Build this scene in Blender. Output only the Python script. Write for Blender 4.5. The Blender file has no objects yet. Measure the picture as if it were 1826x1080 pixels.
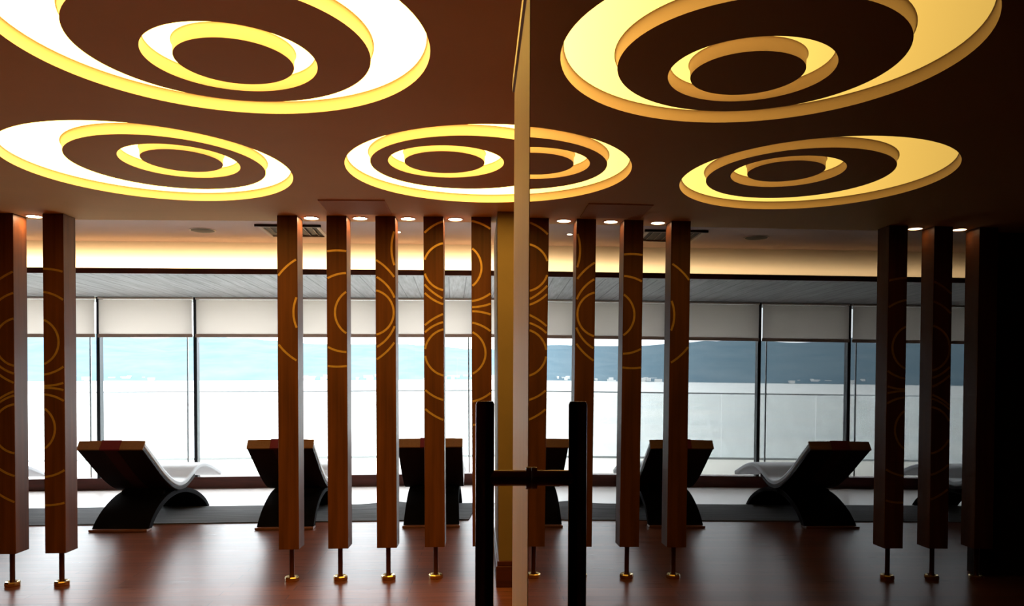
import bpy, bmesh, math, random
from mathutils import Vector, Matrix
random.seed(7)
sc = bpy.context.scene
COL = sc.collection
PI = math.pi

# ------------------------------------------------------------------ materials
def new_mat(name):
    m = bpy.data.materials.new(name); m.use_nodes = True
    nt = m.node_tree; nt.nodes.clear()
    out = nt.nodes.new('ShaderNodeOutputMaterial')
    return m, nt, out
def pbr(name, col, rough=.5, metal=0., spec=.5, noise=None, bump=None, coat=0., sheen=0.):
    """noise=(scale xyz, strength) ; bump=(scale xyz, strength)"""
    m, nt, out = new_mat(name)
    p = nt.nodes.new('ShaderNodeBsdfPrincipled')
    p.inputs['Base Color'].default_value = (*col, 1)
    p.inputs['Roughness'].default_value = rough
    p.inputs['Metallic'].default_value = metal
    p.inputs['Specular IOR Level'].default_value = spec
    p.inputs['Coat Weight'].default_value = coat
    nt.links.new(p.outputs[0], out.inputs[0])
    tc = nt.nodes.new('ShaderNodeTexCoord')
    if noise:
        mp = nt.nodes.new('ShaderNodeMapping'); mp.inputs['Scale'].default_value = noise[0]
        nz = nt.nodes.new('ShaderNodeTexNoise'); nz.inputs['Scale'].default_value = 1; nz.inputs['Detail'].default_value = 5
        rp = nt.nodes.new('ShaderNodeValToRGB')
        a = noise[1]
        rp.color_ramp.elements[0].position = .3; rp.color_ramp.elements[1].position = .7
        rp.color_ramp.elements[0].color = (*[c*(1-a) for c in col], 1)
        rp.color_ramp.elements[1].color = (*[min(1, c*(1+a)) for c in col], 1)
        nt.links.new(tc.outputs['Object'], mp.inputs[0]); nt.links.new(mp.outputs[0], nz.inputs['Vector'])
        nt.links.new(nz.outputs['Fac'], rp.inputs[0]); nt.links.new(rp.outputs[0], p.inputs['Base Color'])
    if bump:
        mp2 = nt.nodes.new('ShaderNodeMapping'); mp2.inputs['Scale'].default_value = bump[0]
        nz2 = nt.nodes.new('ShaderNodeTexNoise'); nz2.inputs['Scale'].default_value = 1; nz2.inputs['Detail'].default_value = 4
        b = nt.nodes.new('ShaderNodeBump'); b.inputs['Strength'].default_value = bump[1]; b.inputs['Distance'].default_value = .01
        nt.links.new(tc.outputs['Object'], mp2.inputs[0]); nt.links.new(mp2.outputs[0], nz2.inputs['Vector'])
        nt.links.new(nz2.outputs['Fac'], b.inputs['Height']); nt.links.new(b.outputs[0], p.inputs['Normal'])
    return m
def emit(name, col, s):
    m, nt, out = new_mat(name)
    e = nt.nodes.new('ShaderNodeEmission'); e.inputs[0].default_value = (*col, 1); e.inputs[1].default_value = s
    nt.links.new(e.outputs[0], out.inputs[0]); return m

def planks(name, c1, c2, cm, w, l, mortar, rough, rough_var=0., bump=.15, grain=(3, 60, 1), spec=.5):
    m, nt, out = new_mat(name)
    N = nt.nodes.new; L = nt.links.new
    p = N('ShaderNodeBsdfPrincipled'); L(p.outputs[0], out.inputs[0])
    tc = N('ShaderNodeTexCoord')
    br = N('ShaderNodeTexBrick'); br.inputs['Scale'].default_value = 1
    br.inputs['Color1'].default_value = (*c1, 1); br.inputs['Color2'].default_value = (*c2, 1); br.inputs['Mortar'].default_value = (*cm, 1)
    br.inputs['Brick Width'].default_value = l; br.inputs['Row Height'].default_value = w; br.inputs['Mortar Size'].default_value = mortar
    br.inputs['Bias'].default_value = 0.; br.offset = .37
    L(tc.outputs['Object'], br.inputs['Vector'])
    mp = N('ShaderNodeMapping'); mp.inputs['Scale'].default_value = grain
    nz = N('ShaderNodeTexNoise'); nz.inputs['Scale'].default_value = 1; nz.inputs['Detail'].default_value = 6
    L(tc.outputs['Object'], mp.inputs[0]); L(mp.outputs[0], nz.inputs['Vector'])
    mr = N('ShaderNodeMapRange'); mr.inputs[1].default_value = .3; mr.inputs[2].default_value = .7; mr.inputs[3].default_value = .7; mr.inputs[4].default_value = 1.25
    L(nz.outputs['Fac'], mr.inputs[0])
    mx = N('ShaderNodeVectorMath'); mx.operation = 'SCALE'
    L(br.outputs['Color'], mx.inputs[0]); L(mr.outputs[0], mx.inputs['Scale'])
    L(mx.outputs[0], p.inputs['Base Color'])
    r2 = N('ShaderNodeMapRange'); r2.inputs[3].default_value = rough-rough_var; r2.inputs[4].default_value = rough+rough_var
    L(nz.outputs['Fac'], r2.inputs[0]); L(r2.outputs[0], p.inputs['Roughness'])
    p.inputs['Specular IOR Level'].default_value = spec
    b = N('ShaderNodeBump'); b.inputs['Strength'].default_value = bump; b.inputs['Distance'].default_value = .002
    ad = N('ShaderNodeMath'); ad.operation = 'SUBTRACT'
    L(nz.outputs['Fac'], ad.inputs[0]); L(br.outputs['Fac'], ad.inputs[1]); L(ad.outputs[0], b.inputs['Height']); L(b.outputs[0], p.inputs['Normal'])
    return m

def pane_mat(name, tint, gloss=.06, fres=None):
    m, nt, out = new_mat(name)
    N = nt.nodes.new; L = nt.links.new
    t = N('ShaderNodeBsdfTransparent'); t.inputs[0].default_value = (*tint, 1)
    g = N('ShaderNodeBsdfGlossy'); g.inputs['Roughness'].default_value = 0.0
    mx = N('ShaderNodeMixShader')
    if fres:
        f = N('ShaderNodeFresnel'); f.inputs['IOR'].default_value = fres; L(f.outputs[0], mx.inputs[0])
    else:
        mx.inputs[0].default_value = gloss
    L(t.outputs[0], mx.inputs[1]); L(g.outputs[0], mx.inputs[2]); L(mx.outputs[0], out.inputs[0])
    return m

M = {}
M['ceiling'] = pbr('ceiling_paint', (.95, .57, .22), .8, spec=.12, noise=((1.2, 1.2, 1.2), .05))
M['ceiling_daylit'] = pbr('ceiling_paint_daylit', (.66, .50, .44), .8, spec=.12)  # ceiling paint again, window daylight put into its paler colour
M['cream'] = pbr('cream_recess_paint', (.74, .53, .42), .6)
M['diffuser'] = emit('lamp_diffuser', (1., .61, .12), 9.0)
M['downlamp'] = emit('downlight_lamp', (1., .66, .36), 95.)
M['floor'] = planks('floor_boards', (.21, .07, .038), (.14, .045, .024), (.04, .015, .01), .115, 1.3, .0022, .30, .07, .22, spec=.09)
M['soffit'] = planks('soffit_boards', (.42, .44, .46), (.36, .38, .40), (.14, .15, .16), 2.4, .19, .006, .5, .03, .2, (40, 2, 1))
M['post'] = pbr('walnut_veneer', (.118, .036, .009), .45, noise=((22, 22, 1.2), .35), spec=.22)
M['gold'] = pbr('gold_inlay', (.72, .42, .10), .38, .55, noise=((30, 30, 30), .12))
M['brass'] = pbr('brass', (.8, .55, .22), .22, 1.)
M['stem'] = pbr('dark_bronze', (.10, .03, .02), .4, .5)
M['trim'] = pbr('dark_wood_trim', (.075, .016, .010), .45, noise=((3, 30, 30), .25), spec=.3)
M['mullion'] = pbr('dark_aluminium', (.018, .022, .028), .4, .3)
M['steel'] = pbr('grey_steel', (.35, .38, .40), .35, .8)
M['fascia'] = pbr('cream_fascia', (.86, .78, .62), .7)
M['tanwall'] = pbr('tan_plaster', (.20, .125, .045), .7, noise=((4, 4, 4), .06))
M['darkwall'] = pbr('dark_wall_panel', (.035, .016, .012), .6)
M['plum'] = pbr('room_wall_paint', (.26, .16, .10), .7)
M['stile'] = pbr('door_stile_laminate', (.98, .66, .40), .55, noise=((60, 60, 4), .05))
M['rail'] = pbr('pewter_rail', (.30, .24, .20), .4, .7)
M['handle'] = pbr('blackened_bronze', (.09, .035, .035), .2, .9, spec=.6)
M['doorglass'] = pane_mat('tinted_door_glass', (.03, .022, .02), fres=1.62)
M['windowglass'] = pane_mat('window_glass', (.97, .985, .98), .05)
M['leather'] = pbr('white_leather', (.72, .75, .80), .35, bump=((30, 30, 30), .1))
M['shell'] = pbr('dark_brown_shell', (.014, .004, .004), .6, spec=.2)
M['base'] = pbr('black_laminate', (.004, .003, .004), .75, spec=.05)
M['basetrim'] = pbr('walnut_edge', (.20, .07, .03), .4)
M['headtan'] = pbr('tan_head_pad', (.25, .12, .035), .7, noise=((60, 60, 60), .1))
M['red'] = pbr('dark_red_cloth', (.16, .008, .014), .8)
M['rug'] = pbr('charcoal_rug', (.075, .072, .075), .95, noise=((1.2, 26, 1), .6), bump=((40, 200, 40), .5))
M['strip'] = pbr('pale_floor', (.74, .66, .62), .3)  # one even pale colour for the floor strip along the windows
M['deck'] = pbr('pale_deck', (.60, .57, .50), .6)
M['patch'] = pbr('ceiling_patch_tone', (.66, .33, .14), .8, spec=.12)
M['ventwhite'] = pbr('pale_vent_metal', (.66, .55, .45), .6)
M['ventdark'] = pbr('dark_vent_metal_and_shadow', (.012, .008, .006), .7)
M['railtan'] = pbr('blind_rail_tan', (.50, .34, .25), .5)
M['strap'] = pbr('dark_maroon_band', (.045, .004, .006), .8)
M['ledwhite'] = emit('spot_lamp', (1., .85, .7), 12.)
M['town'] = pbr('far_white_walls', (.55, .56, .56), .9)

# blind: translucent cloth
m, nt, out = new_mat('blind_cloth')
tr = nt.nodes.new('ShaderNodeBsdfTranslucent'); df = nt.nodes.new('ShaderNodeBsdfDiffuse'); mx = nt.nodes.new('ShaderNodeMixShader')
tr.inputs[0].default_value = (.76, .71, .67, 1); df.inputs[0].default_value = (.7, .64, .58, 1); mx.inputs[0].default_value = .75
nt.links.new(df.outputs[0], mx.inputs[1]); nt.links.new(tr.outputs[0], mx.inputs[2]); nt.links.new(mx.outputs[0], out.inputs[0])
M['blind'] = m
# sea
m, nt, out = new_mat('sea_water')
p = nt.nodes.new('ShaderNodeBsdfPrincipled'); p.inputs['Base Color'].default_value = (.33, .37, .36, 1); p.inputs['Roughness'].default_value = .3
tc = nt.nodes.new('ShaderNodeTexCoord'); mp = nt.nodes.new('ShaderNodeMapping'); mp.inputs['Scale'].default_value = (.06, .05, 1)
nz = nt.nodes.new('ShaderNodeTexNoise'); nz.inputs['Scale'].default_value = 1.; nz.inputs['Detail'].default_value = 2
mp3 = nt.nodes.new('ShaderNodeMapping'); mp3.inputs['Scale'].default_value = (.012, .03, 1)
nz3 = nt.nodes.new('ShaderNodeTexNoise'); nz3.inputs['Scale'].default_value = 1.; nz3.inputs['Detail'].default_value = 4; nz3.inputs['Roughness'].default_value = .55
rp = nt.nodes.new('ShaderNodeValToRGB'); rp.color_ramp.elements[0].position = .35; rp.color_ramp.elements[1].position = .65
rp.color_ramp.elements[0].color = (.26, .30, .29, 1); rp.color_ramp.elements[1].color = (.44, .43, .38, 1)
b = nt.nodes.new('ShaderNodeBump'); b.inputs['Strength'].default_value = .15; b.inputs['Distance'].default_value = .3
nt.links.new(tc.outputs['Object'], mp.inputs[0]); nt.links.new(mp.outputs[0], nz.inputs['Vector'])
nt.links.new(tc.outputs['Object'], mp3.inputs[0]); nt.links.new(mp3.outputs[0], nz3.inputs['Vector'])
nt.links.new(nz3.outputs['Fac'], rp.inputs[0]); nt.links.new(rp.outputs[0], p.inputs['Base Color'])
nt.links.new(nz.outputs['Fac'], b.inputs['Height']); nt.links.new(b.outputs[0], p.inputs['Normal']); nt.links.new(p.outputs[0], out.inputs[0])
M['sea'] = m
# hills: woodland, with distance haze put into the blue colour
m, nt, out = new_mat('hazy_hill_woodland')
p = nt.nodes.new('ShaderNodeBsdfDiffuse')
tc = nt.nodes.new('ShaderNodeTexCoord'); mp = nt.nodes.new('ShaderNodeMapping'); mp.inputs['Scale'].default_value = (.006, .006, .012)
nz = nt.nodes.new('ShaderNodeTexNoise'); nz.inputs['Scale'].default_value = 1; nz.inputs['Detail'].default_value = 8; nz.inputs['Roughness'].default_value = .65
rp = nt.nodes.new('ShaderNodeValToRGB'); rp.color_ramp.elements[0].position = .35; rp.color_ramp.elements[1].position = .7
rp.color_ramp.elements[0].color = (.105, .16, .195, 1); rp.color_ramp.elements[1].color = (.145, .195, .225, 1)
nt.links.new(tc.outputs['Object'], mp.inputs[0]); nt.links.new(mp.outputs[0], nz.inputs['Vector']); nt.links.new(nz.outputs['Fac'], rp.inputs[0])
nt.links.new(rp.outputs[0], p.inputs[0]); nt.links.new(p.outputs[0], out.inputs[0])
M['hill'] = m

# ------------------------------------------------------------------ helpers
def props(o, label=None, cat=None, group=None, kind=None):
    if label: o['label'] = label
    if cat: o['category'] = cat
    if group: o['group'] = group
    if kind: o['kind'] = kind
    return o
def link(name, bm, mats, parent=None, smooth=False, bevel=0., loc=None, rotz=0.):
    bmesh.ops.recalc_face_normals(bm, faces=bm.faces)
    me = bpy.data.meshes.new(name); bm.to_mesh(me); bm.free()
    for mm in (mats if isinstance(mats, (list, tuple)) else [mats]): me.materials.append(mm)
    if smooth:
        for f in me.polygons: f.use_smooth = True
        try: me.set_sharp_from_angle(angle=math.radians(38))
        except Exception: pass
    o = bpy.data.objects.new(name, me); COL.objects.link(o)
    if parent: o.parent = parent
    if loc is not None: o.location = loc
    if rotz: o.rotation_euler = (0, 0, rotz)
    if bevel:
        b = o.modifiers.new('b', 'BEVEL'); b.width = bevel; b.segments = 2; b.limit_method = 'ANGLE'
    return o
def empty(name, loc=(0, 0, 0), rot=(0, 0, 0)):
    o = bpy.data.objects.new(name, None); COL.objects.link(o); o.location = loc; o.rotation_euler = rot
    o.empty_display_size = .1
    return o
def box(bm, x0, x1, y0, y1, z0, z1, mi=0):
    v = [bm.verts.new(p) for p in [(x0, y0, z0), (x1, y0, z0), (x1, y1, z0), (x0, y1, z0), (x0, y0, z1), (x1, y0, z1), (x1, y1, z1), (x0, y1, z1)]]
    for f in [(0, 3, 2, 1), (4, 5, 6, 7), (0, 1, 5, 4), (1, 2, 6, 5), (2, 3, 7, 6), (3, 0, 4, 7)]:
        bm.faces.new([v[i] for i in f]).material_index = mi
def boxo(name, mat, b, parent=None, bevel=0., **k):
    bm = bmesh.new(); box(bm, *b); return link(name, bm, mat, parent, bevel=bevel, **k)
def lathe(bm, prof, n=32, c=(0, 0), mi=0, cap=True):
    rings = [[bm.verts.new((c[0]+r*math.cos(2*PI*i/n), c[1]+r*math.sin(2*PI*i/n), z)) for i in range(n)] for r, z in prof]
    for a, b in zip(rings, rings[1:]):
        for i in range(n):
            bm.faces.new([a[i], a[(i+1) % n], b[(i+1) % n], b[i]]).material_index = mi
    if cap:
        for r in (rings[0], rings[-1]): bm.faces.new(r).material_index = mi
def tube_pts(bm, pts, r, n=8):
    rings = []
    for i, q in enumerate(pts):
        a = Vector(pts[max(i-1, 0)]); b = Vector(pts[min(i+1, len(pts)-1)]); d = (b-a).normalized()
        u = d.cross(Vector((0, 0, 1)) if abs(d.z) < .9 else Vector((1, 0, 0))).normalized(); w = d.cross(u)
        rings.append([bm.verts.new(Vector(q)+r*(math.cos(2*PI*k/n)*u+math.sin(2*PI*k/n)*w)) for k in range(n)])
    for a, b in zip(rings, rings[1:]):
        for k in range(n): bm.faces.new([a[k], a[(k+1) % n], b[(k+1) % n], b[k]])
    bm.faces.new(rings[0]); bm.faces.new(rings[-1])
def smoothline(P, n=8):
    out = []
    for i in range(len(P)-1):
        p0 = P[max(i-1, 0)]; p1 = P[i]; p2 = P[i+1]; p3 = P[min(i+2, len(P)-1)]
        for k in range(n):
            t = k/n
            out.append(tuple(.5*((2*b)+(-a+c)*t+(2*a-5*b+4*c-d)*t*t+(-a+3*b-3*c+d)*t**3) for a, b, c, d in zip(p0, p1, p2, p3)))
    out.append(tuple(P[-1])); return out

# ------------------------------------------------------------------ levels
ZC, ZU = 2.669, 2.95            # lower ceiling over the lamps, upper ceiling by the windows
ROW = 5.835; RS = .01066         # front line of the posts: y = ROW + RS*x
WY, WA = 11.0, .0308             # window wall: passes (0, WY), turned by WA
def wall_obj(name, mat, b, parent=None, **k):
    """box given in the window wall's own frame"""
    if parent: return boxo(name, mat, b, parent, **k)
    return boxo(name, mat, b, None, loc=(0, WY, 0), rotz=WA, **k)

# floor
props(boxo('floor', M['floor'], (-9, 4, -3.6, 11.4, -.12, 0)), 'reddish brown wooden floor boards with a soft shine', 'floor', kind='structure')

# ceiling with round openings ------------------------------------------------
RINGS = [  # outer, ring panel, hole, centre disc : (x, y, r)
    ((-.891, 2.823, .727, 1.04), (-.897, 2.893, .512, 1.04), (-.902, 2.980, .308, 1.04), (-.897, 3.004, .212, 1.04)),
    ((-1.797, 4.530, .740, 1.12), (-1.691, 4.466, .502, 1.12), (-1.607, 4.399, .304, 1.12), (-1.592, 4.381, .205, 1.12)),
    ((.073, 4.520, .806, 1.03), (-.050, 4.417, .532, 1.03), (-.166, 4.363, .315, 1.03), (-.175, 4.364, .218, 1.03))]
def circ(bm, c, z, n=96):
    return [bm.verts.new((c[0]+c[2]*math.cos(2*PI*i/n), c[1]+c[2]*c[3]*math.sin(2*PI*i/n), z)) for i in range(n)]
def loop_edges(bm, vs): return [bm.edges.new((vs[i], vs[(i+1) % len(vs)])) for i in range(len(vs))]
bm = bmesh.new()
es = loop_edges(bm, [bm.verts.new(p) for p in [(-9, -3.6, ZC), (4, -3.6, ZC), (4, 6.08, ZC), (-9, 5.98, ZC)]])
for R in RINGS: es += loop_edges(bm, circ(bm, R[0], ZC))
bmesh.ops.triangle_fill(bm, use_beauty=True, use_dissolve=False, edges=es)
# remove faces that filled the holes
for f in list(bm.faces):
    c = f.calc_center_median()
    if any(math.hypot(c.x-R[0][0], (c.y-R[0][1])/R[0][3]) < R[0][2]*.99 for R in RINGS): bm.faces.remove(f)
def quad(bm, pts, mi=0): bm.faces.new([bm.verts.new(p) for p in pts]).material_index = mi
quad(bm, [(-9, 5.98, ZC), (4, 6.08, ZC), (4, 6.08, ZU), (-9, 5.98, ZU)])
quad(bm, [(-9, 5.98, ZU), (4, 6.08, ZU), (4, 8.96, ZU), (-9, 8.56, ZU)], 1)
quad(bm, [(-9, -3.6, 3.1), (4, -3.6, 3.1), (4, 11.6, 3.1), (-9, 11.6, 3.1)])
props(link('ceiling', bm, [M['ceiling'], M['ceiling_daylit']]), 'brown painted ceiling holding the round lamps', 'ceiling', kind='structure')

# window side: trim lip, glowing fascia, soffit --------------------------------
D0 = -2.53
props(wall_obj('wall_fascia', M['fascia'], (-9, 4, D0+.30, D0+.34, 2.60, ZU+.01)), 'cream lit band above the windows', 'wall', kind='structure')
props(wall_obj('trim_1', M['trim'], (-9, 4, D0, D0+.03, 2.572, 2.628)), 'dark wooden rail under the glowing band', 'trim', kind='structure')
props(wall_obj('ceiling_soffit', M['soffit'], (-9, 4, D0+.03, .75, 2.572, 2.60)), 'pale grey boarded soffit above the windows', 'ceiling', kind='structure')
bm = bmesh.new(); box(bm, -9, 4, .05, .75, 2.60, 3.12)
props(link('wall_header', bm, M['plum'], loc=(0, WY, 0), rotz=WA), 'wall above the windows', 'wall', kind='structure')
# room walls
props(boxo('wall_back', M['plum'], (-9, 4, -3.8, -3.6, 0, 3.1)), 'wall behind the viewer', 'wall', kind='structure')
props(boxo('wall_left_end', M['plum'], (-9.2, -9, -3.8, 11.2, 0, 3.1)), 'far left wall of the room', 'wall', kind='structure')
props(boxo('wall_right_end', M['plum'], (4, 4.2, -3.8, 11.4, 0, 3.1)), 'far right wall of the room', 'wall', kind='structure')
props(boxo('wall_left', M['darkwall'], (-8.99, -3.80, 5.98, 6.14, .001, 2.99)), 'dark wall at the left, seen only as the black area mirrored at the far right', 'wall', kind='structure')
props(boxo('wall_right', M['tanwall'], (.146, 3.99, 5.64, 6.88, .001, ZC-.001)), 'tan plastered wall end beside the glass door', 'wall', kind='structure')
bm = bmesh.new(); box(bm, .126, 3.98, 5.615, 6.9, .001, .15); box(bm, .134, 3.98, 5.627, 6.89, .15, .185)
props(link('baseboard_right', bm, M['trim'], bevel=.004), 'dark red skirting around the tan wall end', 'baseboard', kind='structure')

# windows ---------------------------------------------------------------------
SP = 1.255; MX = -3.785
props(wall_obj('trim_sill', M['trim'], (-9, 4, -.06, .10, .0, .160)), 'dark red timber sill rail along the foot of the windows', 'trim', kind='structure')
ks = list(range(-5, 6))
for i, k in enumerate(ks):
    x = MX+k*SP
    w = empty('window_%d' % (i+1), (0, WY, 0), (0, 0, WA)); props(w, 'tall clear window bay looking out over the water', 'window', kind='structure')
    boxo('mullion', M['mullion'], (x-.022, x+.022, -.05, .06, .160, 2.57), w)
    boxo('outer_post', M['steel'], (x*1.037-.104, x*1.037-.086, .36, .38, -.10, 2.6), w)
    boxo('glass_pane', M['windowglass'], (x+.0225, x+SP-.0225, .0, .012, .165, 2.565), w)
    boxo('window_frame', M['ventwhite'], (x+.0225, x+SP-.0225, -.01, .03, 2.55, 2.57), w)
# roller blinds
vis = {-5: 'furthest left', -4: 'second from the left end', -3: 'seen left of the leftmost post', -2: 'behind the two posts at the left edge', -1: 'between the two thin dark mullions on the left',
       0: 'just left of the five post screen', 1: 'behind the first gaps of the five post screen', 2: 'behind the right gaps of the five post screen', 3: 'behind the tan wall end', 4: 'hidden right of the tan wall', 5: 'furthest right'}
proto = None
for k in ks[:-2]:
    x = MX+k*SP
    if proto is None:
        r = empty('roller_blind'); boxo('blind_fabric', M['blind'], (.03, SP-.025, -.004, .0, 0.044, .50), r)
        bm = bmesh.new(); tube_pts(bm, [(.02, 0, .522), (SP-.020, 0, .522)], .016, 12); link('roller_tube', bm, M['ventwhite'], r)
        boxo('bottom_rail', M['railtan'], (.02, SP-.020, -.014, .010, 0, .044), r, bevel=.003)
        proto = r
    else:
        r = proto.copy(); COL.objects.link(r)
        for c in proto.children: d = c.copy(); COL.objects.link(d); d.parent = r
    r.location = (x*math.cos(WA)+.09*math.sin(WA), WY+x*math.sin(WA)-.09*math.cos(WA), 2.033); r.rotation_euler = (0, 0, WA)
    props(r, 'pale half drawn roller blind ' + vis[k], 'blind', 'roller blinds half drawn along the windows')

# balcony ----------------------------------------------------------------------
props(wall_obj('floor_balcony', M['deck'], (-9, 4, .12, 5.0, -.22, -.10)), 'pale terrace floor outside the windows', 'floor', kind='structure')
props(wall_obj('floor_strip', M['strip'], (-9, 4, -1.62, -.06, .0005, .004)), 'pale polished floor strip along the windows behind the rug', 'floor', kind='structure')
b = empty('glass_balustrade', (0, WY, 0), (0, 0, WA)); props(b, 'glass balustrade with a thin steel top rail at the terrace edge', 'balustrade')
boxo('top_rail', M['steel'], (-9, 4, 4.78, 4.82, 1.205, 1.23), b)
boxo('bottom_rail', M['steel'], (-9, 4, 4.78, 4.82, -.10, -.06), b)
for k in range(-4, 5):
    x = -4.62+k*1.9
    boxo('glass_panel', M['windowglass'], (x+.008, x+1.892, 4.795, 4.805, -.06, 1.205), b)

# sea, far hills and town --------------------------------------------------------
bm = bmesh.new(); quad(bm, [(-9000, 30, -9), (9000, 30, -9), (9000, 4000, -9), (-9000, 4000, -9)])
props(link('sea', bm, M['sea']), 'pale rippled sea beyond the balcony', 'sea', kind='structure')
tab = [(-900, 62), (-400, 72), (-150, 66), (0, 80), (140, 82), (190, 77), (240, 70), (290, 68), (340, 71), (385, 72), (430, 69), (500, 64), (560, 58), (640, 57), (700, 58), (760, 55), (840, 49), (950, 45), (1100, 56), (1500, 70), (2400, 60)]
def sky_px(x):
    for (a, ya), (c, yc) in zip(tab, tab[1:]):
        if a <= x <= c:
            t = (x-a)/(c-a); t = t*t*(3-2*t); return ya+(yc-ya)*t
    return tab[0][1] if x < tab[0][0] else tab[-1][1]
from mathutils import noise as mn
bm = bmesh.new(); NX, NY = 420, 26; grid = []
for i in range(NX+1):
    a = -3.2+6.4*i/NX             # tan of the bearing
    px = 851.6+1414.4*a; top = sky_px(px)+1.2*mn.noise(Vector((a*40, 0, 0)))+.6*mn.noise(Vector((a*160, 3, 0)))
    col = []
    for j in range(NY+2):
        t = min(1, j/NY); Y = 2500+1500*t
        if j == NY+1: Y = 5200
        full = top/1414.4*4000+10.5
        h = full*(t**.8) if j <= NY else -20
        h += (1-t)*t*4*34*mn.noise(Vector((a*9, t*2.3, 1.)))+(1-t)*t*4*14*mn.noise(Vector((a*30, t*6, 5.)))
        if j == 0: h = -1
        lim = (top/1414.4*Y+10.5)*.985
        if j < NY: h = min(h, lim)
        col.append(bm.verts.new((a*Y, Y, -9+h)))
    grid.append(col)
for i in range(NX):
    for j in range(NY+1): bm.faces.new([grid[i][j], grid[i+1][j], grid[i+1][j+1], grid[i][j+1]])
props(link('far_hills', bm, M['hill'], smooth=True), 'long wooded hills coloured hazy blue on the far shore of the water', 'hills', kind='structure')
bm = bmesh.new()
for i in range(330):
    a = random.uniform(-1.6, 1.2)
    dens = mn.noise(Vector((a*6, 7.7, 0)))
    if dens < -.25: continue
    Y = random.uniform(2490, 2560); w = random.uniform(5, 26); h = random.uniform(4, 11)*(1.3 if random.random() < .15 else 1)
    box(bm, a*Y-w/2, a*Y+w/2, Y-6, Y+8, -9, -9+(Y-2490)*.12+h)
props(link('far_shore_town', bm, M['town']), 'low white buildings strung along the far shore', 'town', kind='stuff')

# ring lamps ------------------------------------------------------------------
def annulus(bm, a, b, z, n=96, mi=0, flip=False):
    A = circ(bm, a, z, n); B = circ(bm, b, z, n)
    for i in range(n): bm.faces.new([A[i], A[(i+1) % n], B[(i+1) % n], B[i]]).material_index = mi
DEP = .050
def grow(c, dr): return (c[0], c[1], c[2]+dr, c[3])
def curved(bm, c, f, mi=0):
    """groove side: straight for a little, then a quarter round of width f (negative = inwards) up to the top"""
    rows = [circ(bm, c, ZC)]
    for k in range(7):
        a = k/6*PI/2
        rows.append(circ(bm, (c[0], c[1], c[2]+f*(1-math.cos(a)), c[3]), ZC+.008+(DEP-.008)*math.sin(a)))
    for A, B in zip(rows, rows[1:]):
        for i in range(96): bm.faces.new([A[i], A[(i+1) % 96], B[(i+1) % 96], B[i]]).material_index = mi
    return rows[0], rows[-1]
labs = ['large round recessed ceiling lamp nearest the viewer, cut by the top edge', 'round recessed ceiling lamp with off centre rings at the left, above the leftmost lounger', 'round recessed ceiling lamp with off centre rings beside the glass door edge']
for R, lab in zip(RINGS, labs):
    o, d, h, c = R
    t = empty('ring_ceiling_lamp', (o[0], o[1], ZC)); props(t, lab, 'ceiling lamp', 'recessed ring lamps in the brown ceiling')
    off = Vector((-o[0], -o[1], 0))
    def L(name, bm, mat, **k):
        for v in bm.verts: v.co += off; v.co.z -= ZC
        return link(name, bm, mat, t, **k)
    FO, FI = .012, .008
    bm = bmesh.new(); curved(bm, o, -FO); L('recess_wall', bm, M['cream'], smooth=True)
    bm = bmesh.new(); annulus(bm, grow(o, -FO), grow(d, FO), ZC+DEP); L('outer_diffuser', bm, M['diffuser'])
    bm = bmesh.new(); annulus(bm, grow(h, -FI), grow(c, FI), ZC+DEP); L('inner_diffuser', bm, M['diffuser'])
    # ring panel: brown underside, cream edges
    bm = bmesh.new()
    A, B = curved(bm, d, FO, 1); C_, D_ = curved(bm, h, -FI, 1)
    for i in range(96):
        j = (i+1) % 96
        bm.faces.new([A[i], A[j], C_[j], C_[i]]).material_index = 0
        bm.faces.new([B[i], B[j], D_[j], D_[i]]).material_index = 1
    L('ring_panel', bm, [M['ceiling'], M['cream']], smooth=True)
    bm = bmesh.new(); A, B = curved(bm, c, FI, 1)
    bm.faces.new(A).material_index = 0; bm.faces.new(B).material_index = 1
    L('centre_disc', bm, [M['ceiling'], M['cream']], smooth=True)

# cove light behind the dark rail ----------------------------------------------
ld = bpy.data.lights.new('cove_light', 'AREA'); ld.shape = 'RECTANGLE'; ld.size = 12.8; ld.size_y = .04; ld.energy = 70; ld.color = (1., .70, .40); ld.spread = math.radians(75)
lo = bpy.data.objects.new('cove_light', ld); COL.objects.link(lo)
lx, ly = -2.5, D0+.10
lo.location = (lx*math.cos(WA)-ly*math.sin(WA), WY+lx*math.sin(WA)+ly*math.cos(WA), 2.606); lo.rotation_euler = (PI-1.1, 0, WA)

# downlights ---------------------------------------------------------------------
dl = None
for x, y, lab in [(-3.196, 5.90, 'small round downlight between the two leftmost posts'), (-1.217, 5.903, 'small round downlight right of the first post of the five post screen'),
                  (-.860, 5.90, 'small round downlight between the second and third post of the screen'), (-.509, 5.905, 'small round downlight between the third and fourth post of the screen'),
                  (-.160, 5.915, 'small round downlight between the fourth and fifth post of the screen'), (-3.54, 5.897, 'small round downlight left of the leftmost post, seen mirrored at the far right')]:
    if dl is None:
        dl = r = empty('downlight')
        bm = bmesh.new(); lathe(bm, [(.060, 0), (.060, -.004), (.050, -.006), (.050, 0)], 32, cap=False); link('trim_ring', bm, M['ventwhite'], r)
        bm = bmesh.new(); lathe(bm, [(.049, -.001), (.049, -.004)], 32); link('lamp', bm, M['downlamp'], r)
    else:
        r = dl.copy(); COL.objects.link(r)
        for c in dl.children: q = c.copy(); COL.objects.link(q); q.parent = r
    r.location = (x, y, ZC); props(r, lab, 'downlight', 'downlights between the posts')

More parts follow.
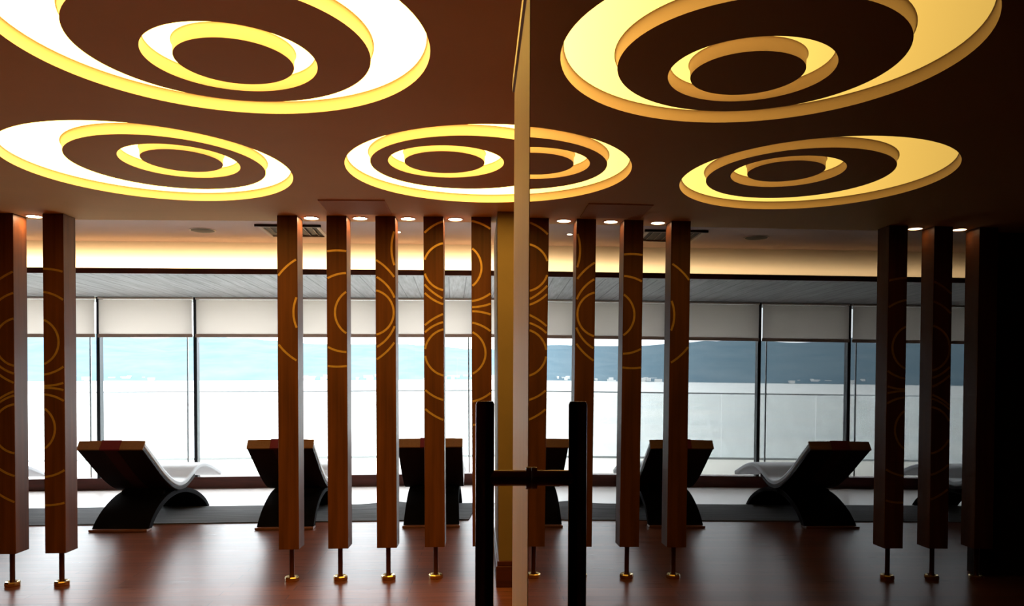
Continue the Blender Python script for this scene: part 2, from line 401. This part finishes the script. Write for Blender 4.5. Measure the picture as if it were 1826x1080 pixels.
# posts --------------------------------------------------------------------------
S, T, PHI, ZB = .1456, .165, -.0169, .248
POSTS = {
'Z': (-3.778, 5.795, []),
'A': (-3.432, 5.799, [(0.183, 1.754, 0.172), (0.23, 1.817, 0.299), (0.304, 1.859, 0.426), (0.17, 1.139, 0.176), (0.216, 1.089, 0.295), (0.282, 1.011, 0.418)]),
'B': (-3.086, 5.802, [(-0.066, 1.755, 0.172), (-0.039, 1.817, 0.297), (0.009, 1.859, 0.416), (-0.1, 1.139, 0.176), (-0.022, 1.088, 0.295), (0.022, 1.01, 0.418)]),
'C': (-1.445, 5.820, [(0.351, 1.984, 0.424), (0.391, 1.966, 0.276)]),
'D': (-1.092, 5.824, [(0.077, 1.995, 0.422), (0.149, 1.966, 0.287), (0.239, 1.966, 0.18)]),
'E': (-0.740, 5.827, [(-0.216, 1.987, 0.424), (-0.137, 1.971, 0.293), (-0.034, 1.967, 0.165), (0.496, 2.434, 0.379)]),
'F': (-0.391, 5.831, [(0.175, 2.302, 0.174), (0.235, 2.33, 0.316), (0.327, 2.446, 0.421), (0.18, 1.675, 0.173), (0.213, 1.612, 0.294), (0.286, 1.568, 0.414)]),
'G': (-0.042, 5.835, [(-0.099, 2.3, 0.173), (-0.039, 2.344, 0.296), (-0.002, 2.428, 0.421), (-0.068, 1.671, 0.169), (-0.05, 1.604, 0.294), (-0.001, 1.56, 0.417)])}
PL = {'Z': 'square walnut post outside the left edge, seen only mirrored at the far right', 'A': 'leftmost square walnut post, cut by the left edge', 'B': 'second square walnut post from the left, beside the leftmost lounger',
      'C': 'leftmost post of the screen of five', 'D': 'second post from the left in the screen of five', 'E': 'middle post of the screen of five, with the right half of the ring motif',
      'F': 'fourth post from the left in the screen of five, holding two stacked ring motifs', 'G': 'fifth post of the screen, partly behind the dark door handle'}
for key, (x, y, cs) in POSTS.items():
    r = empty('wooden_post', (x, y, 0), (0, 0, PHI)); props(r, PL[key], 'post', 'square walnut posts on thin stems')
    boxo('post_body', M['post'], (0, S, 0, T, ZB, ZC-.001), r, bevel=.002)
    cx, cy = S/2, T/2
    bm = bmesh.new(); lathe(bm, [(.0175, .02), (.0175, ZB)], 16, (cx, cy)); link('stem', bm, M['stem'], r, smooth=True)
    bm = bmesh.new(); lathe(bm, [(.050, .0), (.053, .006), (.053, .026), (.047, .034), (.030, .030), (.020, .020)], 8, (cx, cy)); link('foot_plate', bm, M['brass'], r)
    if cs:
        for (u, z, rad) in cs:
            N_ = 400; run = []; bm = bmesh.new()
            hw = .0075
            for i in range(N_+1):
                a = 2*PI*i/N_
                pin = (u+(rad-hw)*math.cos(a), z+(rad-hw)*math.sin(a)); pout = (u+(rad+hw)*math.cos(a), z+(rad+hw)*math.sin(a))
                ok = all(.001 <= q[0] <= S-.001 and ZB+.002 < q[1] < ZC-.003 for q in (pin, pout))
                if ok: run.append((bm.verts.new((pin[0], -.0015, pin[1])), bm.verts.new((pout[0], -.0015, pout[1]))))
                if (not ok or i == N_) and run:
                    for (a0, b0), (a1, b1) in zip(run, run[1:]): bm.faces.new([a0, a1, b1, b0])
                    if len(run) > 6:      # one curved strip of inlay, 3.5 mm thick
                        g = bmesh.ops.extrude_face_region(bm, geom=list(bm.faces))
                        for v in [e for e in g['geom'] if isinstance(e, bmesh.types.BMVert)]: v.co.y += .0035
                        link('gold_inlay', bm, M['gold'], r)
                    else: bm.free()
                    bm = bmesh.new(); run = []
            bm.free()

# ceiling fittings ------------------------------------------------------------------
props(boxo('ceiling_patch', M['patch'], (-1.05, -.61, 5.30, 5.75, ZC-.006, ZC-.0005), bevel=.001), 'flush square hatch, slightly darker than the ceiling', 'patch')  # thin square, somewhat darker than the ceiling around it
# square air vent
v = empty('air_vent', (-1.81, 7.97, ZU), (0, 0, WA)); props(v, 'square louvred air vent behind the first posts of the screen', 'air vent')
hs = .29
bm = bmesh.new()
for (a, b_, c, d_) in [(-hs, hs, -hs, -hs+.03), (-hs, hs, hs-.03, hs), (-hs, -hs+.03, -hs+.03, hs-.03), (hs-.03, hs, -hs+.03, hs-.03)]: box(bm, a, b_, c, d_, -.018, -.001)
link('vent_frame', bm, M['ventwhite'], v)
boxo('vent_edge_shadow', M['ventdark'], (-hs-.02, hs+.02, -hs-.03, -hs-.001, -.022, -.001), v)  # dark strip laid in as the shadow along the frame's near edge
boxo('vent_back', M['ventdark'], (-hs+.03, hs-.03, -hs+.03, hs-.03, -.003, -.001), v)
for i in range(6):
    yy = -.20+i*.08
    bm = bmesh.new(); 
    vs = [bm.verts.new(p) for p in [(yy-.004, -.25, -.003), (yy+.012, -.25, -.018), (yy+.012, .25, -.018), (yy-.004, .25, -.003), (yy-.009, -.25, -.001), (yy+.015, -.25, -.018), (yy+.015, .25, -.018), (yy-.009, .25, -.001)]]
    for f in [(0, 1, 2, 3), (4, 5, 6, 7), (0, 1, 5, 4), (1, 2, 6, 5), (2, 3, 7, 6), (3, 0, 4, 7)]: bm.faces.new([vs[k] for k in f])
    link('louvre', bm, M['ventwhite'], v)
s = empty('ceiling_speaker', (-2.70, 7.97, ZU)); props(s, 'round ceiling speaker with dark grille left of the screen', 'speaker')
bm = bmesh.new(); lathe(bm, [(.125, -.001), (.125, -.005), (.112, -.006), (.112, -.001)], 40, cap=False); link('trim_ring', bm, M['ventwhite'], s, smooth=True)
bm = bmesh.new(); lathe(bm, [(.111, -.001), (.108, -.008), (.06, -.014), (.001, -.016)], 40); link('grille', bm, M['ventdark'], s, smooth=True)
s = empty('spotlight', (-.79, 7.98, ZU)); props(s, 'tiny bright spotlight on the ceiling beside the middle post', 'spotlight')
bm = bmesh.new(); lathe(bm, [(.034, 0), (.034, -.006), (.026, -.008), (.026, 0)], 20, cap=False); link('trim_ring', bm, M['ventwhite'], s)
bm = bmesh.new(); lathe(bm, [(.0255, -.001), (.0255, -.012)], 20); link('lamp', bm, M['ledwhite'], s)

# rug ------------------------------------------------------------------------------
bm = bmesh.new(); NXr, NYr = 160, 20; top = []; bot = []
for i in range(NXr+1):
    u = i/NXr; x = -8.9+8.80*u
    ct, cb = [], []
    for j in range(NYr+1):
        w = j/NYr; y = 8.275+1.07*w+.005*x+(0.03*math.sin(x*2.3) if 0 < j < NYr else 0)
        xx = x+(.10*w if i == NXr else 0)
        wave = .030*math.exp(-((x+1.0)/.22)**2)*(w**1.5)+.016*math.exp(-((x+.32)/.10)**2)*(1-w)
        ct.append(bm.verts.new((xx, y, .010+wave))); cb.append(bm.verts.new((xx, y, .001+max(0, wave-.004))))
    top.append(ct); bot.append(cb)
for i in range(NXr):
    for j in range(NYr):
        bm.faces.new([top[i][j], top[i+1][j], top[i+1][j+1], top[i][j+1]]); bm.faces.new([bot[i][j], bot[i][j+1], bot[i+1][j+1], bot[i+1][j]])
    for j in (0, NYr): bm.faces.new([top[i][j], bot[i][j], bot[i+1][j], top[i+1][j]])
for i in (0, NXr):
    for j in range(NYr): bm.faces.new([top[i][j], top[i][j+1], bot[i][j+1], bot[i][j]])
props(link('runner_rug', bm, M['rug'], smooth=True), 'long charcoal runner rug lying under the loungers', 'rug')

# loungers ---------------------------------------------------------------------------
def band(bm, line, off0, off1, w, mi=0, y_of=None):
    """extrude the strip between two offsets of a side profile across width w"""
    n = len(line); rows = []
    for i, (s_, z_) in enumerate(line):
        a = Vector(line[max(i-1, 0)]); c = Vector(line[min(i+1, n-1)]); d = (c-a).normalized(); nr = Vector((-d.y, d.x))
        o0 = off0(i/(n-1)) if callable(off0) else off0; o1 = off1(i/(n-1)) if callable(off1) else off1
        ww = w(i/(n-1)) if callable(w) else w
        p0 = Vector((s_, z_))+nr*o0; p1 = Vector((s_, z_))+nr*o1
        rows.append([bm.verts.new((-ww/2, p0.x, p0.y)), bm.verts.new((ww/2, p0.x, p0.y)), bm.verts.new((ww/2, p1.x, p1.y)), bm.verts.new((-ww/2, p1.x, p1.y))])
    for a, b_ in zip(rows, rows[1:]):
        for k in range(4): bm.faces.new([a[k], a[(k+1) % 4], b_[(k+1) % 4], b_[k]]).material_index = mi
    bm.faces.new(rows[0]).material_index = mi; bm.faces.new(rows[-1]).material_index = mi
prof = smoothline([(0, .835), (.18, .70), (.40, .535), (.62, .405), (.80, .350), (.96, .355), (1.10, .405), (1.26, .465), (1.42, .480), (1.64, .435), (1.96, .320)], 6)
n_ = len(prof)
def make_lounger():
    r = empty('lounger'); W_ = .63
    bm = bmesh.new(); band(bm, prof, .0, lambda t: .052+.006*math.sin(PI*t), W_); link('mattress', bm, M['leather'], r, smooth=True, bevel=.014)
    bm = bmesh.new(); band(bm, prof[:int(n_*.66)], -.036, .0, W_-.004); link('seat_shell', bm, M['shell'], r, smooth=True, bevel=.005)
    # head end: tan pad with dark red centre band
    hp = prof[:5]
    bm = bmesh.new(); band(bm, [(-.016, .847), (-.001, .8357)], -.040, .060, W_+.006); link('head_pad', bm, M['headtan'], r, bevel=.006)
    bm = bmesh.new(); band(bm, [(-.021, .851), (-.002, .8365)], -.044, .064, .19); link('centre_band', bm, M['red'], r, bevel=.003)
    bm = bmesh.new(); band(bm, prof[:int(n_*.45)], -.041, -.0355, .13); link('back_strap', bm, M['strap'], r)
    bm = bmesh.new(); band(bm, prof[1:9], .053, .092, .50); link('head_cushion', bm, M['red'], r, bevel=.01)
    arch = smoothline([(.14, .0), (.23, .10), (.38, .20), (.60, .285), (.84, .318), (1.04, .305), (1.24, .262), (1.44, .185), (1.59, .095), (1.68, .0)], 5)
    bm = bmesh.new()
    band(bm, arch, lambda t: -.045-.02*(1-t), .0, lambda t: .56-.03*math.sin(PI*t)); link('arched_base', bm, M['base'], r, smooth=True, bevel=.004)
    boxo('cross_block', M['base'], (-.22, .22, .62, .95, .27, .335), r, bevel=.01)
    boxo('foot_bar', M['basetrim'], (-.285, .285, .105, .215, 0.001, .022), r, bevel=.004)
    return r
L0 = make_lounger()
LL = [(-3.50, 7.75, -.055, 'white lounger at the left, fully visible between the second and third posts'), (-5.53, 7.75, -.04, 'white lounger whose foot end shows between the two leftmost posts'),
      (-1.905, 7.76, -.012, 'white lounger behind the first post of the screen of five'), (-.466, 7.77, .0, 'white lounger nearest the glass door, behind the fourth post of the screen')]
for i, (x, y, a, lab) in enumerate(LL):
    if i == 0: r = L0
    else:
        r = L0.copy(); COL.objects.link(r)
        for c in L0.children: q = c.copy(); COL.objects.link(q); q.parent = r
    r.location = (x, y, .0005); r.rotation_euler = (0, 0, a); props(r, lab, 'lounger', 'loungers facing the windows')

# glass door -----------------------------------------------------------------------
TI = .00846
d = empty('door_1', (.060-1.5*TI, 0, 0), (0, TI, 0)); props(d, 'mirror like tinted glass door with tan stile, standing open edge on', 'door', kind='structure')
boxo('glass_pane', M['doorglass'], (0, .012, -.9, .931, .012, 1.99), d)
boxo('door_stile', M['stile'], (-.0005, .028, .931, 1.325, .012, 1.975), d)
boxo('top_rail', M['rail'], (-.004, .030, .93, 1.33, 1.975, 1.992), d)
h = empty('door_handle'); h.parent = d; h.location = (0, 0, 0)
hm = bmesh.new(); HX = -.0515; HY = .877
def bar(bm, r, y0, z0, z1):
    lathe(bm, [(r*.85, z0), (r, z0+.003), (r, z1-.003), (r*.85, z1)], 24, (HX, HY))
bar(hm, .0103, HY, .55, 1.472); link('pull_bar', hm, M['handle'], h, smooth=True)
bm = bmesh.new(); tube_pts(bm, [(HX, HY, 1.387), (-.001, HY, 1.387)], .0088, 20); link('standoff', bm, M['handle'], h, smooth=True)
bm = bmesh.new(); tube_pts(bm, [(-.006, HY, 1.387), (-.0005, HY, 1.387)], .0125, 20); link('rosette', bm, M['handle'], h, smooth=True)
bm = bmesh.new(); tube_pts(bm, [(HX, HY, .62), (-.001, HY, .62)], .0088, 20); link('standoff', bm, M['handle'], h, smooth=True)

# world ----------------------------------------------------------------------------
w = bpy.data.worlds.new('overcast'); sc.world = w; w.use_nodes = True
bg = w.node_tree.nodes['Background']; bg.inputs[0].default_value = (.90, .95, 1., 1); bg.inputs[1].default_value = 8.0

# camera ---------------------------------------------------------------------------
cd = bpy.data.cameras.new('camera'); cam = bpy.data.objects.new('camera', cd); COL.objects.link(cam)
cd.sensor_fit = 'HORIZONTAL'; cd.sensor_width = 36.; cd.lens = 1414.42/1826*36
cd.shift_x = (913-919.1)/1826; cd.shift_y = (680.13-540)/1826; cd.clip_start = .01; cd.clip_end = 20000
Rr = Vector((0.998856544254449, -0.04766184589558737, -0.0037352972954209068)); Uu = Vector((0.004064420118388031, 0.006810328249592247, 0.9999685494645489)); Ff = Vector((0.04763490830432174, 0.9988403114987692, -0.006996258705963699))
mt = Matrix((Rr, Uu, -Ff)).transposed().to_4x4(); mt.translation = (0, 0, 1.5); cam.matrix_world = mt
sc.camera = cam
sc.view_settings.view_transform = 'Standard'; sc.view_settings.look = 'None'; sc.view_settings.gamma = 1; sc.view_settings.exposure = 0
sc.view_settings.use_curve_mapping = False
sc.cycles.use_denoising = True
sc.cycles.max_bounces = 14; sc.cycles.diffuse_bounces = 6; sc.cycles.glossy_bounces = 6; sc.cycles.transparent_max_bounces = 16
sc.cycles.sample_clamp_indirect = 6
